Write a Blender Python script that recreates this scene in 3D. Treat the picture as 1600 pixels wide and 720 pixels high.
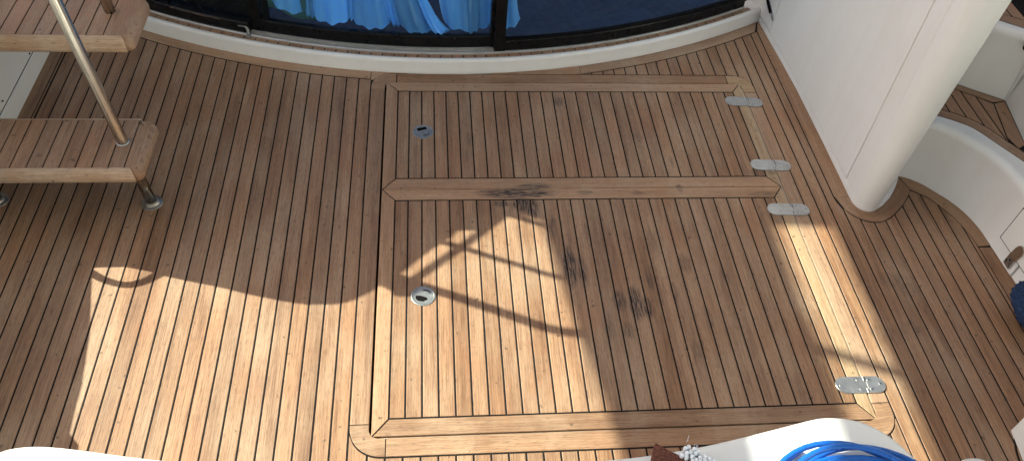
import bpy, bmesh, math, random
from mathutils import Vector, Matrix, noise
random.seed(11)
D = bpy.data
for o in list(D.objects): D.objects.remove(o)
C = D.collections.new("yacht_cockpit"); bpy.context.scene.collection.children.link(C)
sc = bpy.context.scene
rad = math.radians

# ------------------------------------------------------------------ camera, sky, sun, exposure
cam = D.objects.new("camera", D.cameras.new("camera")); C.objects.link(cam)
cam.location = (0.0855, -2.7919, 2.2010)
cam.rotation_euler = (rad(42.4294), rad(-3.5800), rad(-4.2178))
cam.data.sensor_width = 36.0
cam.data.lens = 36.0 * 1301.97 / 1600.0
cam.data.clip_start = 0.05; cam.data.clip_end = 500
sc.camera = cam

KX, KY = 1.14, -0.35                      # sun ray: metres moved in x and y per metre of fall
sdir = Vector((-KX, -KY, 1.0)).normalized()   # towards the sun
w = D.worlds.new("World"); sc.world = w; w.use_nodes = True
nt = w.node_tree; nt.nodes.clear()
sky = nt.nodes.new("ShaderNodeTexSky"); sky.sky_type = 'NISHITA'; sky.sun_disc = False
sky.sun_elevation = math.asin(sdir.z); sky.sun_rotation = math.atan2(sdir.x, sdir.y)
sky.air_density = 0.7; sky.dust_density = 4.0; sky.ozone_density = 0.5
bg = nt.nodes.new("ShaderNodeBackground"); bg.inputs[1].default_value = 0.082
wo = nt.nodes.new("ShaderNodeOutputWorld")
nt.links.new(sky.outputs[0], bg.inputs[0]); nt.links.new(bg.outputs[0], wo.inputs[0])
sun = D.objects.new("sun", D.lights.new("sun", 'SUN')); C.objects.link(sun)
sun.data.energy = 4.7; sun.data.angle = rad(0.40); sun.data.color = (0.965, 1.0, 0.83)
sun.rotation_euler = (-sdir).to_track_quat('-Z', 'Y').to_euler()
sun.location = (-6, 2, 6)
sc.view_settings.view_transform = 'Standard'; sc.view_settings.look = 'None'
sc.view_settings.exposure = 1.32; sc.view_settings.gamma = 1.0
sc.cycles.max_bounces = 10; sc.cycles.transparent_max_bounces = 12

# ------------------------------------------------------------------ materials
def new_mat(name):
    m = D.materials.new(name); m.use_nodes = True
    n = m.node_tree.nodes; n.clear()
    out = n.new("ShaderNodeOutputMaterial")
    return m, m.node_tree
def N(t, kind, **kw):
    n = t.nodes.new(kind)
    for k, v in kw.items(): setattr(n, k, v)
    return n
def setin(t, node, key, v):
    s = node.inputs[key]
    if hasattr(v, 'is_output') or isinstance(v, bpy.types.NodeSocket): t.links.new(v, s)
    else: s.default_value = v
def math_(t, op, a, b=None, clamp=False):
    n = N(t, "ShaderNodeMath", operation=op, use_clamp=clamp); setin(t, n, 0, a)
    if b is not None: setin(t, n, 1, b)
    return n.outputs[0]
def mixc(t, f, a, b, mode='MIX'):
    n = N(t, "ShaderNodeMix", data_type='RGBA', blend_type=mode)
    setin(t, n, 0, f); setin(t, n, 6, a); setin(t, n, 7, b)
    return n.outputs[2]
def ramp(t, f, lo, hi, a=0.0, b=1.0):
    n = N(t, "ShaderNodeMapRange", clamp=True); n.interpolation_type = 'SMOOTHSTEP'
    setin(t, n, 0, f); setin(t, n, 1, lo); setin(t, n, 2, hi); setin(t, n, 3, a); setin(t, n, 4, b)
    return n.outputs[0]
def mapped(t, vec, scale, off=(0, 0, 0)):
    n = N(t, "ShaderNodeMapping"); setin(t, n, 0, vec); n.inputs[3].default_value = scale; n.inputs[1].default_value = off
    return n.outputs[0]
def noise_(t, vec, scale=1.0, detail=3.0, rough=0.55, dist=0.0):
    n = N(t, "ShaderNodeTexNoise"); setin(t, n, 'Vector', vec)
    n.inputs['Scale'].default_value = scale; n.inputs['Detail'].default_value = detail
    n.inputs['Roughness'].default_value = rough; n.inputs['Distortion'].default_value = dist
    return n.outputs[0]
def rgb(r, g, b): return (r, g, b, 1.0)
def finish(t, bs):
    out = [n for n in t.nodes if n.type == 'OUTPUT_MATERIAL'][0]
    t.links.new(bs.outputs[0], out.inputs[0])

STAINS = [  # x, y, half-width, half-length, strength  (old dirt marks worn into the deck)
    (0.40, -0.606, .12, .024, 1.0), (0.66, -0.605, .03, .012, .5), (0.86, -0.61, .02, .01, .45), (0.47, -0.570, .06, .016, .7), (0.30, -0.60, .05, .012, .6), (1.03, -0.585, .012, .02, .5), (0.43, -0.665, .045, .03, .95), (0.452, -0.69, .02, .04, .9), (0.34, -0.66, .03, .015, .6),
    (0.56, -0.965, .022, .075, .95), (0.60, -0.99, .015, .06, .6), (0.71, -1.12, .02, .035, .75), (0.765, -1.13, .022, .06, .9), (0.80, -1.15, .014, .04, .8),
    (0.905, -1.09, .012, .04, .5), (0.72, -1.24, .02, .03, .4), (0.655, -1.215, .015, .05, .35), (0.97, -0.96, .02, .04, .4), (1.35, -0.62, .05, .012, .4),
    (1.70, -1.05, .05, .03, .26), (1.74, -1.09, .035, .03, .22), (1.60, -1.28, .07, .035, .18), (1.68, -1.26, .05, .03, .18),
    (0.62, -0.07, .02, .03, .45), (1.03, -0.44, .012, .03, .4), (0.92, -0.3, .015, .06, .3), (0.24, -0.3, .02, .03, .22), (1.38, -0.50, .05, .02, .35), (0.83, -1.02, .012, .05, .5), (0.87, -0.86, .014, .05, .35), (1.00, -1.2, .012, .05, .35), (0.52, -0.78, .014, .05, .5), (0.64, -0.80, .012, .04, .35), (1.10, -1.02, .014, .04, .3), (0.93, -1.33, .012, .04, .3)]
def teak(name, dark, light, grey, greyamt, stains=True, gloss=0.52, tintvar=.55):
    m, t = new_mat(name)
    uv = N(t, "ShaderNodeUVMap").outputs[0]
    oi = N(t, "ShaderNodeObjectInfo").outputs['Random']
    cx = N(t, "ShaderNodeCombineXYZ"); setin(t, cx, 0, math_(t, 'MULTIPLY', oi, 37.0)); setin(t, cx, 1, math_(t, 'MULTIPLY', oi, 91.0))
    va = N(t, "ShaderNodeVectorMath", operation='ADD'); setin(t, va, 0, uv); setin(t, va, 1, cx.outputs[0]); P = va.outputs[0]
    pos = N(t, "ShaderNodeNewGeometry").outputs['Position']
    bands = noise_(t, mapped(t, P, (1.3, 26, 1)), 1, 3, .5, .6)
    streak = noise_(t, mapped(t, P, (7, 300, 1)), 1, 3, .62)
    pores = noise_(t, mapped(t, P, (34, 620, 1)), 1, 2, .5)
    f = math_(t, 'ADD', math_(t, 'MULTIPLY', bands, .42), math_(t, 'MULTIPLY', streak, .70))
    col = mixc(t, ramp(t, f, .36, .74), rgb(*dark), rgb(*light))
    # each board its own tone
    wn = N(t, "ShaderNodeTexWhiteNoise", noise_dimensions='1D'); setin(t, wn, 'W', math_(t, 'MULTIPLY', oi, 53.7))
    tone = ramp(t, wn.outputs[0], 0, 1, 1 - .19 * tintvar, 1 + .16 * tintvar)
    cc = N(t, "ShaderNodeCombineColor"); wn2 = N(t, "ShaderNodeTexWhiteNoise", noise_dimensions='1D'); setin(t, wn2, 'W', math_(t, 'MULTIPLY', oi, 19.3))
    setin(t, cc, 0, tone); setin(t, cc, 1, math_(t, 'MULTIPLY', tone, ramp(t, wn2.outputs[0], 0, 1, .955, 1.035))); setin(t, cc, 2, math_(t, 'MULTIPLY', tone, ramp(t, wn2.outputs[0], 0, 1, .90, 1.08)))
    col = mixc(t, 1.0, col, cc.outputs[0], 'MULTIPLY')
    # silvery wear, cloudy over the deck and drawn out along the grain
    wear = noise_(t, mapped(t, pos, (5.5, 2.6, 1)), 1, 5, .62, .3)
    wear2 = noise_(t, mapped(t, P, (3.0, 60, 1)), 1, 4, .6)
    wf = math_(t, 'MULTIPLY', ramp(t, math_(t, 'ADD', math_(t, 'MULTIPLY', wear, .75), math_(t, 'MULTIPLY', wear2, .3)), .45, .72), greyamt)
    col = mixc(t, wf, col, rgb(*grey))
    col = mixc(t, ramp(t, pores, .54, .68, 0, .55), col, rgb(dark[0] * .42, dark[1] * .38, dark[2] * .36))
    # reddish patches of older oil
    red = noise_(t, mapped(t, pos, (9, 3.2, 1), (3, 7, 0)), 1, 3, .5)
    col = mixc(t, ramp(t, red, .52, .74, 0, .38), col, rgb(light[0] * .82, light[1] * .62, light[2] * .5))
    spk = noise_(t, pos, 46, 1, .4)
    col = mixc(t, ramp(t, spk, .715, .78, 0, .6), col, rgb(.05, .03, .02))
    if stains:
        acc = None
        sep = N(t, "ShaderNodeSeparateXYZ"); setin(t, sep, 0, pos)
        for (x, y, a, b, s) in STAINS:
            dx = math_(t, 'MULTIPLY', math_(t, 'SUBTRACT', sep.outputs[0], x), 1 / a); dy = math_(t, 'MULTIPLY', math_(t, 'SUBTRACT', sep.outputs[1], y), 1 / b)
            r2 = math_(t, 'ADD', math_(t, 'MULTIPLY', dx, dx), math_(t, 'MULTIPLY', dy, dy))
            v = ramp(t, r2, 0.05, 2.2, s, 0)
            acc = v if acc is None else math_(t, 'MAXIMUM', acc, v)
        brk = noise_(t, mapped(t, P, (22, 190, 1)), 1, 4, .6)
        smud = math_(t, 'MULTIPLY', acc, ramp(t, brk, .40, .62))
        smud = math_(t, 'ADD', math_(t, 'MULTIPLY', smud, 1.15), math_(t, 'MULTIPLY', acc, .26), True)
        col = mixc(t, smud, col, rgb(.028, .022, .02))
    bs = N(t, "ShaderNodeBsdfPrincipled"); setin(t, bs, 'Base Color', col)
    setin(t, bs, 'Roughness', ramp(t, streak, .3, .7, gloss - .06, gloss + .12)); bs.inputs['Specular IOR Level'].default_value = .42
    bp = N(t, "ShaderNodeBump"); bp.inputs['Strength'].default_value = .55; bp.inputs['Distance'].default_value = .0012
    hh = math_(t, 'SUBTRACT', math_(t, 'ADD', streak, math_(t, 'MULTIPLY', wear2, .6)), math_(t, 'MULTIPLY', pores, .5))
    setin(t, bp, 'Height', hh); setin(t, bs, 'Normal', bp.outputs[0]); finish(t, bs)
    return m
def solid(name, c, rough, metal=0.0, spec=.5, var=.06, vscale=6, bump=0.0, bscale=80, coat=0.0, scr=None):
    m, t = new_mat(name); pos = N(t, "ShaderNodeNewGeometry").outputs['Position']
    n1 = noise_(t, pos, vscale, 5, .6)
    col = mixc(t, ramp(t, n1, .3, .7), rgb(*[x * (1 - var) for x in c]), rgb(*[min(1, x * (1 + var)) for x in c]))
    bs = N(t, "ShaderNodeBsdfPrincipled"); setin(t, bs, 'Base Color', col); bs.inputs['Metallic'].default_value = metal
    n2 = noise_(t, pos, vscale * 5, 4, .6)
    setin(t, bs, 'Roughness', ramp(t, n2, .3, .7, max(.02, rough * .8), min(1, rough * 1.25))); bs.inputs['Specular IOR Level'].default_value = spec
    bs.inputs['Coat Weight'].default_value = coat
    if bump:
        b = N(t, "ShaderNodeBump"); b.inputs['Strength'].default_value = bump; b.inputs['Distance'].default_value = .002
        setin(t, b, 'Height', noise_(t, pos, bscale, 4, .6)); setin(t, bs, 'Normal', b.outputs[0])
    finish(t, bs); return m
def gelcoat():
    m, t = new_mat("white_gelcoat"); pos = N(t, "ShaderNodeNewGeometry").outputs['Position']
    n1 = noise_(t, pos, 3.0, 5, .65, .4); sp = noise_(t, pos, 260, 1, .5); st = noise_(t, mapped(t, pos, (22, 22, 2.2)), 1, 4, .6)
    col = mixc(t, ramp(t, n1, .35, .7), rgb(.765, .755, .735), rgb(.80, .795, .78))
    col = mixc(t, ramp(t, st, .40, .95, 0, .30), col, rgb(.66, .61, .53))
    bs = N(t, "ShaderNodeBsdfPrincipled"); setin(t, bs, 'Base Color', col); setin(t, bs, 'Roughness', ramp(t, n1, .3, .7, .38, .48)); bs.inputs['Specular IOR Level'].default_value = .4
    b = N(t, "ShaderNodeBump"); b.inputs['Strength'].default_value = .04; b.inputs['Distance'].default_value = .004
    setin(t, b, 'Height', noise_(t, pos, 9, 1, .4)); setin(t, bs, 'Normal', b.outputs[0]); finish(t, bs); return m
def glass_mat():
    m, t = new_mat("tinted_glass")
    tr = N(t, "ShaderNodeBsdfTransparent"); tr.inputs[0].default_value = rgb(.84, .94, 1.0)
    gl = N(t, "ShaderNodeBsdfGlossy"); gl.inputs[0].default_value = rgb(.40, .66, 1.0); gl.inputs['Roughness'].default_value = .015
    fr = N(t, "ShaderNodeFresnel"); fr.inputs[0].default_value = 1.52
    mx = N(t, "ShaderNodeMixShader"); bf = N(t, "ShaderNodeNewGeometry").outputs['Backfacing']; t.links.new(math_(t, 'MULTIPLY', math_(t, 'MULTIPLY', fr.outputs[0], 1.7, True), math_(t, 'SUBTRACT', 1.0, bf)), mx.inputs[0]); t.links.new(tr.outputs[0], mx.inputs[1]); t.links.new(gl.outputs[0], mx.inputs[2])
    finish(t, mx); return m
def fabric(name, a, b):
    m, t = new_mat(name); pos = N(t, "ShaderNodeNewGeometry").outputs['Position']
    n1 = noise_(t, mapped(t, pos, (16, 16, 3)), 1, 4, .6)
    col = mixc(t, ramp(t, n1, .3, .7), rgb(*a), rgb(*b))
    bs = N(t, "ShaderNodeBsdfPrincipled"); setin(t, bs, 'Base Color', col); bs.inputs['Roughness'].default_value = .9
    bs.inputs['Sheen Weight'].default_value = .2
    bp = N(t, "ShaderNodeBump"); bp.inputs['Strength'].default_value = .5; bp.inputs['Distance'].default_value = .006
    setin(t, bp, 'Height', noise_(t, mapped(t, pos, (40, 40, 9)), 1, 4, .6)); setin(t, bs, 'Normal', bp.outputs[0])
    finish(t, bs); return m
def curtain_mat(name, a, b):
    m = fabric(name, a, b); t = m.node_tree; bs = [n for n in t.nodes if n.type == 'BSDF_PRINCIPLED'][0]
    src = bs.inputs['Base Color'].links[0].from_socket; oi = N(t, "ShaderNodeObjectInfo").outputs['Random']
    k = ramp(t, oi, 0, 1, .85, 1.5); cc = N(t, "ShaderNodeCombineColor")
    for i in range(3): setin(t, cc, i, k)
    t.links.new(mixc(t, 1.0, src, cc.outputs[0], 'MULTIPLY'), bs.inputs['Base Color']); return m
def pad_mat():
    m, t = new_mat("abrasive_fibre"); pos = N(t, "ShaderNodeNewGeometry").outputs['Position']
    v = noise_(t, pos, 330, 5, .7, 1.2)
    col = mixc(t, ramp(t, v, .38, .66), rgb(.035, .010, .007), rgb(.27, .085, .05))
    bs = N(t, "ShaderNodeBsdfPrincipled"); setin(t, bs, 'Base Color', col); bs.inputs['Roughness'].default_value = .95
    bp = N(t, "ShaderNodeBump"); bp.inputs['Strength'].default_value = 1.0; bp.inputs['Distance'].default_value = .004
    setin(t, bp, 'Height', v); setin(t, bs, 'Normal', bp.outputs[0]); finish(t, bs); return m

TEAK = teak("weathered_teak", (.163, .081, .043), (.352, .204, .116), (.43, .31, .21), .48)
TEAKL = teak("pale_teak", (.245, .138, .079), (.43, .267, .162), (.47, .35, .25), .40, tintvar=.5)
TEAKY = teak("fresh_teak", (.27, .165, .088), (.465, .315, .182), (.48, .36, .24), .3, tintvar=.4)
TEAKN = teak("nosing_teak", (.34, .22, .14), (.52, .37, .25), (.55, .45, .36), .4, stains=False)
TEAKS = teak("step_teak", (.20, .104, .058), (.37, .218, .130), (.43, .32, .235), .45, stains=False, tintvar=.6)
CAULK = solid("black_caulking", (.010, .009, .009), .8, spec=.15, var=.3, vscale=40)
GEL = gelcoat()
SHADOWGAP = solid("groove_shade_grey", (.20, .175, .145), .7)  # grey put on the wing core so the panel grooves look shaded
PALE = solid("pale_gutter", (.62, .58, .50), .45)
STEEL = solid("stainless_steel", (.54, .485, .42), .19, metal=1.0, var=.05, vscale=14, bump=.04, bscale=60)
STEELD = solid("dulled_steel", (.34, .30, .26), .34, metal=.9, var=.2, vscale=40, bump=.1, bscale=150)
STEELW = solid("worn_steel", (.52, .53, .53), .33, metal=1.0, var=.14, vscale=30, bump=.12, bscale=120)
PLATE = solid("brushed_steel_plate", (.43, .425, .42), .36, metal=.85, var=.12, vscale=26, bump=.05, bscale=140)
ALU = solid("anodised_track", (.66, .65, .62), .38, metal=.6, var=.08, vscale=20)
BLACK = solid("black_door_frame", (.006, .006, .007), .30, spec=.22, var=.1, vscale=4)
RUBBER_HOLLOW = solid("rubber_and_hollow_black", (.007, .006, .006), .9, spec=.08, var=.2)  # rubber parts, also painted black standing for the shade in holes and slots
ZINC = solid("dull_zinc", (.27, .275, .275), .5, metal=.65, var=.16, vscale=60, bump=.25, bscale=220)
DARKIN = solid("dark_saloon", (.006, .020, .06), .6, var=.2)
GLASS = glass_mat()
CLOTH = curtain_mat("blue_curtain_cloth", (.25, .60, 1.0), (.36, .70, 1.0))
GREENC = fabric("green_cloth", (.20, .42, .34), (.28, .50, .42))
HOSE = solid("blue_hose", (.008, .105, .44), .30, var=.1, vscale=8)
PAD = pad_mat()
NAVY = solid("navy_boucle", (.005, .022, .070), .95, var=.5, vscale=120)
BRISTLE = solid("pale_bristle", (.72, .76, .82), .7, var=.12, vscale=200, bump=.4, bscale=500)
BRUSHB = solid("blue_brush_block", (.03, .07, .22), .45)

# ------------------------------------------------------------------ mesh helpers
def tag(o, label=None, cat=None, group=None, kind=None):
    if label: o['label'] = label
    if cat: o['category'] = cat
    if group: o['group'] = group
    if kind: o['kind'] = kind
    return o
def empty(name, loc, label, cat, group=None):
    o = D.objects.new(name, None); C.objects.link(o); o.location = loc; o.empty_display_size = .1
    return tag(o, label, cat, group)
def root_loc(p):
    v = Vector((0, 0, 0))
    while p is not None: v += Vector(p.location); p = p.parent
    return v
def obj(name, bm, mat, parent=None, smooth=False, loc=None):
    me = D.meshes.new(name)
    off = root_loc(parent) if parent else (Vector(loc) if loc else Vector((0, 0, 0)))
    if off.length > 0: bmesh.ops.translate(bm, verts=bm.verts, vec=-off)
    bmesh.ops.recalc_face_normals(bm, faces=bm.faces)
    bm.to_mesh(me); bm.free()
    for m in (mat if isinstance(mat, list) else [mat]): me.materials.append(m)
    for p in me.polygons: p.use_smooth = smooth
    o = D.objects.new(name, me); C.objects.link(o)
    if parent: o.parent = parent
    elif loc: o.location = loc
    return o
def area(P): return .5 * sum(P[i][0] * P[(i + 1) % len(P)][1] - P[(i + 1) % len(P)][0] * P[i][1] for i in range(len(P)))
def clean(P, e=1e-5):
    Q = []
    for p in P:
        if not Q or (Vector(p) - Vector(Q[-1])).length > e: Q.append(tuple(p))
    if (Vector(Q[0]) - Vector(Q[-1])).length < e: Q.pop()
    return Q if area(Q) > 0 else Q[::-1]
def inset(P, d):
    n = len(P); R = []
    for i in range(n):
        a, b, c = Vector(P[i - 1]), Vector(P[i]), Vector(P[(i + 1) % n])
        e1 = (b - a).normalized(); e2 = (c - b).normalized()
        n1 = Vector((-e1.y, e1.x)); n2 = Vector((-e2.y, e2.x)); k = 1 + n1.dot(n2)
        v = (n1 + n2) / max(k, .35)
        R.append(tuple(b + v * d))
    return R
def prism(bm, P, z0, z1, bev=0.0012, drop=None, udir=(0, 1)):
    P = clean(P); drop = bev * .8 if drop is None else drop
    uvl = bm.loops.layers.uv.verify()
    rings = [(P, z0), (P, z1 - drop)] + ([(inset(P, bev), z1)] if bev > 0 else [(P, z1)])
    vs = [[bm.verts.new((x, y, z)) for x, y in R] for R, z in rings]
    fs = []
    for a, b in zip(vs[:-1], vs[1:]):
        if bev <= 0 and a is vs[1]: continue
        for i in range(len(P)):
            j = (i + 1) % len(P); fs.append(bm.faces.new((a[i], a[j], b[j], b[i])))
    fs.append(bm.faces.new(vs[-1])); fs.append(bm.faces.new(vs[0][::-1]))
    ux, uy = udir
    for f in fs:
        for l in f.loops:
            c = l.vert.co; l[uvl].uv = (c.x * ux + c.y * uy, -c.x * uy + c.y * ux + c.z)
    return bm
def board(name, P, z0, z1, mat, parent, udir=(0, 1), bev=.0012):
    bm = bmesh.new(); prism(bm, P, z0, z1, bev, None, udir)
    return obj(name, bm, mat, parent)
def strip_board(name, A, B, z0, z1, mat, parent, bev=.0012):
    """board between two polylines A and B (same length), grain following the bend"""
    bm = bmesh.new(); uvl = bm.loops.layers.uv.verify(); n = len(A)
    L = [0.0]
    for i in range(1, n): L.append(L[-1] + (Vector(A[i]) - Vector(A[i - 1])).length)
    W = [(Vector(B[i]) - Vector(A[i])) for i in range(n)]
    def row(i, z, q):
        wv = W[i]; l = max(wv.length, 1e-6); e = wv / l * min(q, l * .45)
        a = Vector(A[i]) + e; b = Vector(B[i]) - e
        return bm.verts.new((a.x, a.y, z)), bm.verts.new((b.x, b.y, z))
    R = []
    for i in range(n):
        lo = row(i, z0, 0); mi = row(i, z1 - bev * .8, 0); hi = row(i, z1, bev); R.append((lo[0], mi[0], hi[0], hi[1], mi[1], lo[1]))
    vv = [0, .01, .011, None, None, None]
    for i in range(n - 1):
        for k in range(5):
            f = bm.faces.new((R[i][k], R[i + 1][k], R[i + 1][k + 1], R[i][k + 1]))
            for l, (ii, kk) in zip(f.loops, ((i, k), (i + 1, k), (i + 1, k + 1), (i, k + 1))):
                wd = W[ii].length; v = [0, .006, .007, .007 + wd, .008 + wd, .014 + wd][kk]; l[uvl].uv = (L[ii], v)
    bm.faces.new(R[0]); bm.faces.new(R[-1][::-1])
    return obj(name, bm, mat, parent)
def box(bm, x0, x1, y0, y1, z0, z1, bev=0.0):
    v = [bm.verts.new((x, y, z)) for z in (z0, z1) for y in (y0, y1) for x in (x0, x1)]
    F = [(0, 2, 3, 1), (4, 5, 7, 6), (0, 1, 5, 4), (2, 6, 7, 3), (0, 4, 6, 2), (1, 3, 7, 5)]
    fs = [bm.faces.new([v[i] for i in f]) for f in F]
    if bev > 0:
        es = list({e for f in fs for e in f.edges}); bmesh.ops.bevel(bm, geom=es, offset=bev, segments=2, profile=.5, affect='EDGES')
    return bm
def tube(bm, pts, r, seg=16, closed=False, caps=True):
    P = [Vector(p) for p in pts]; n = len(P); rings = []
    up = Vector((0, 0, 1))
    prev = None
    for i in range(n):
        if closed: tdir = (P[(i + 1) % n] - P[i - 1])
        else: tdir = P[min(i + 1, n - 1)] - P[max(i - 1, 0)]
        tdir.normalize()
        if prev is None:
            a = tdir.cross(up if abs(tdir.z) < .9 else Vector((1, 0, 0))).normalized()
        else:
            a = (prev - tdir * prev.dot(tdir)).normalized()
        prev = a; b = tdir.cross(a)
        rr = r[i] if isinstance(r, (list, tuple)) else r
        rings.append([bm.verts.new(P[i] + (a * math.cos(k * 2 * math.pi / seg) + b * math.sin(k * 2 * math.pi / seg)) * rr) for k in range(seg)])
    m = n if closed else n - 1
    for i in range(m):
        A, B = rings[i], rings[(i + 1) % n]
        for k in range(seg): bm.faces.new((A[k], A[(k + 1) % seg], B[(k + 1) % seg], B[k]))
    if caps and not closed:
        bm.faces.new(rings[0][::-1]); bm.faces.new(rings[-1])
    return bm
def spline(pts, n=8):
    P = [Vector(p) for p in pts]; out = []
    for i in range(len(P) - 1):
        p0, p1, p2, p3 = P[max(i - 1, 0)], P[i], P[i + 1], P[min(i + 2, len(P) - 1)]
        for k in range(n):
            s = k / n
            out.append(.5 * ((2 * p1) + (p2 - p0) * s + (2 * p0 - 5 * p1 + 4 * p2 - p3) * s * s + (3 * p1 - p0 - 3 * p2 + p3) * s ** 3))
    out.append(P[-1]); return out
def sheet(bm, rows):
    V = [[bm.verts.new(p) for p in r] for r in rows]
    for a, b in zip(V[:-1], V[1:]):
        for i in range(len(a) - 1): bm.faces.new((a[i], a[i + 1], b[i + 1], b[i]))
    return V
def arc(cx, cy, r, a0, a1, n=8): return [(cx + r * math.cos(rad(a0 + (a1 - a0) * i / n)), cy + r * math.sin(rad(a0 + (a1 - a0) * i / n))) for i in range(n + 1)]
def interp(pts, x):
    if x <= pts[0][0]: return pts[0][1]
    for (a, b), (c, d) in zip(pts[:-1], pts[1:]):
        if x <= c: return b + (d - b) * (x - a) / (c - a) if c > a else d
    return pts[-1][1]
def lathe(bm, prof, c, seg=28):
    R = [[bm.verts.new((c[0] + r * math.cos(2 * math.pi * k / seg), c[1] + r * math.sin(2 * math.pi * k / seg), c[2] + z)) for k in range(seg)] for r, z in prof]
    for a, b in zip(R[:-1], R[1:]):
        for k in range(seg): bm.faces.new((a[k], a[(k + 1) % seg], b[(k + 1) % seg], b[k]))
    bm.faces.new(R[0][::-1]); bm.faces.new(R[-1]); return bm

# ------------------------------------------------------------------ plan curves (metres, measured on the deck)
CO = [0.00338, -4.9e-06, 0.173861, -0.049388, 0.121834]
CI = [0.005841, -0.00247, 0.166324, -0.048567, 0.068346]
def yo(x): return sum(c * x ** (4 - i) for i, c in enumerate(CO))
def yi(x): return sum(c * x ** (4 - i) for i, c in enumerate(CI))
S = .0027                                   # half a caulking seam
ZB = -.010                                  # underside of boards
YB = -2.5                                   # deck runs under the bench to here
POST = [(1.631, -.64), (1.643, -.686), (1.650, -.712), (1.670, -.738), (1.696, -.759), (1.726, -.771), (1.748, -.773), (1.768, -.771), (1.792, -.762), (1.816, -.749), (1.845, -.725), (1.887, -.687), (1.932, -.635), (1.951, -.604)]
RISM = [(1.951, -.604), (1.983, -.627), (2.009, -.650), (2.031, -.683), (2.052, -.721), (2.069, -.758), (2.079, -.798), (2.088, -.842), (2.0955, -.90)]
NOSE = [(1.685, -.641), (1.690, -.672), (1.702, -.695), (1.720, -.711), (1.744, -.717), (1.772, -.709), (1.811, -.683), (1.851, -.646), (1.878, -.614), (1.902, -.580), (1.931, -.532)]
RISB = [(1.933, -.522), (1.976, -.543), (2.017, -.576), (2.053, -.620), (2.088, -.666), (2.120, -.730), (2.139, -.807), (2.145, -.90), (2.149, -1.03), (2.155, -1.2), (2.165, -2.5)]

# ------------------------------------------------------------------ the deck (setting)
HX0, HX1, HY0, HY1 = -.1040, 1.4400, -1.5945, .0605    # opening for the hatches
bm = bmesh.new()
for a in ((-2.0, HX0 - .001, YB, 1.2), (HX1 + .003, 2.9, YB, 1.2), (HX0 - .0005, HX1 + .0025, HY1 + .001, 1.2), (HX0 - .0005, HX1 + .0025, YB, HY0 - .002)):
    box(bm, a[0], a[1], a[2], a[3], -.08, -.0014)
box(bm, HX0 - .02, HX1 + .02, HY0 - .02, HY1 + .02, -.079, -.05)
deck = obj("deck", bm, CAULK); tag(deck, kind='structure')
def plank(P, mat=TEAK, parent=deck, udir=(0, 1), name="plank", z=0.0):
    return board(name, P, ZB + z, z + random.uniform(-.0004, .0004), mat, parent, udir)
def top_samples(fn, x0, x1, n=3): return [(x0 + (x1 - x0) * i / n, fn(x0 + (x1 - x0) * i / n)) for i in range(n + 1)]
# left field
XL = [-.162 - .0512 * k for k in range(26)]
corner_tl = arc(-.077, .033, .085, 90, 180, 8)          # outer corner of the coaming, top left
for k in range(25):
    x1, x0 = XL[k] - S, XL[k + 1] + S
    top = top_samples(lambda x: yi(x) - S, x0, x1)
    plank([(x0, YB), (x1, YB)] + top[::-1])
plank([(-1.4525, YB), (-1.4465, YB), (-1.4465, .6), (-1.4525, .6)], name="margin_strip")
plank([(-1.507, YB), (-1.457, YB), (-1.457, .62), (-1.507, .62)], name="margin_board")
# curved margin board below the saloon step
def margin_poly(xa, xb, n):
    A = []; B = []
    for i in range(n + 1):
        x = xa + (xb - xa) * i / n
        lo = yi(x)
        A.append((x, lo + S)); B.append((x, yo(x) + .012))
    return A, B
A, B = margin_poly(-1.455, -.166, 26); A[-1] = (-.166, yi(-.166) + S); strip_board("margin_board", A, B, ZB, .0004, TEAKL, deck)
xs = [-.163, -.15, -.13, -.105, -.083, -.04, 0.02]
A = [(x, (math.sqrt(max(0, .085 ** 2 - (x + .077) ** 2)) + .033 + .004) if x < -.077 else .1225) for x in xs]; A[0] = (-.163, .074)
strip_board("margin_board", A, [(x, max(yo(x) + .012, a[1] + .001)) for x, a in zip(xs, A)], ZB, .0004, TEAKL, deck)
xs = [.345 + .0395 * i for i in range(11)]
A = [(x, .1225) for x in xs]; A[-1] = (.74, max(.1225, yi(.74)))
strip_board("margin_board", A, [(x, max(yo(x) + .012, .1235)) for x in xs], ZB, .0004, TEAKL, deck)
A, B = margin_poly(.7425, 1.617, 20); A = [(x, max(y, .1225)) for x, y in A]; B[-1] = (1.652, yo(1.652) + .012)
strip_board("margin_board", A, B, ZB, .0004, TEAKL, deck)
# planks between that margin and the coaming, front right
XF = [.738 + .0] + [.789 + .0506 * k for k in range(15)]
corner_tr = arc(1.4015, .0235, .095, 90, 0, 8)
for k in range(15):
    x0, x1 = XF[k] + S, XF[k + 1] - S
    def base(x): return .1205 + S if x < 1.4015 else .0235 + math.sqrt(max(0, .0975 ** 2 - (x - 1.4015) ** 2)) + S
    bot = top_samples(base, x0, x1); top = top_samples(lambda x: max(yi(x) - S, .1235 + S), x0, x1)
    if k == 0: top[0] = (x0, bot[0][1] + .0005)
    plank(bot + top[::-1])
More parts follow.
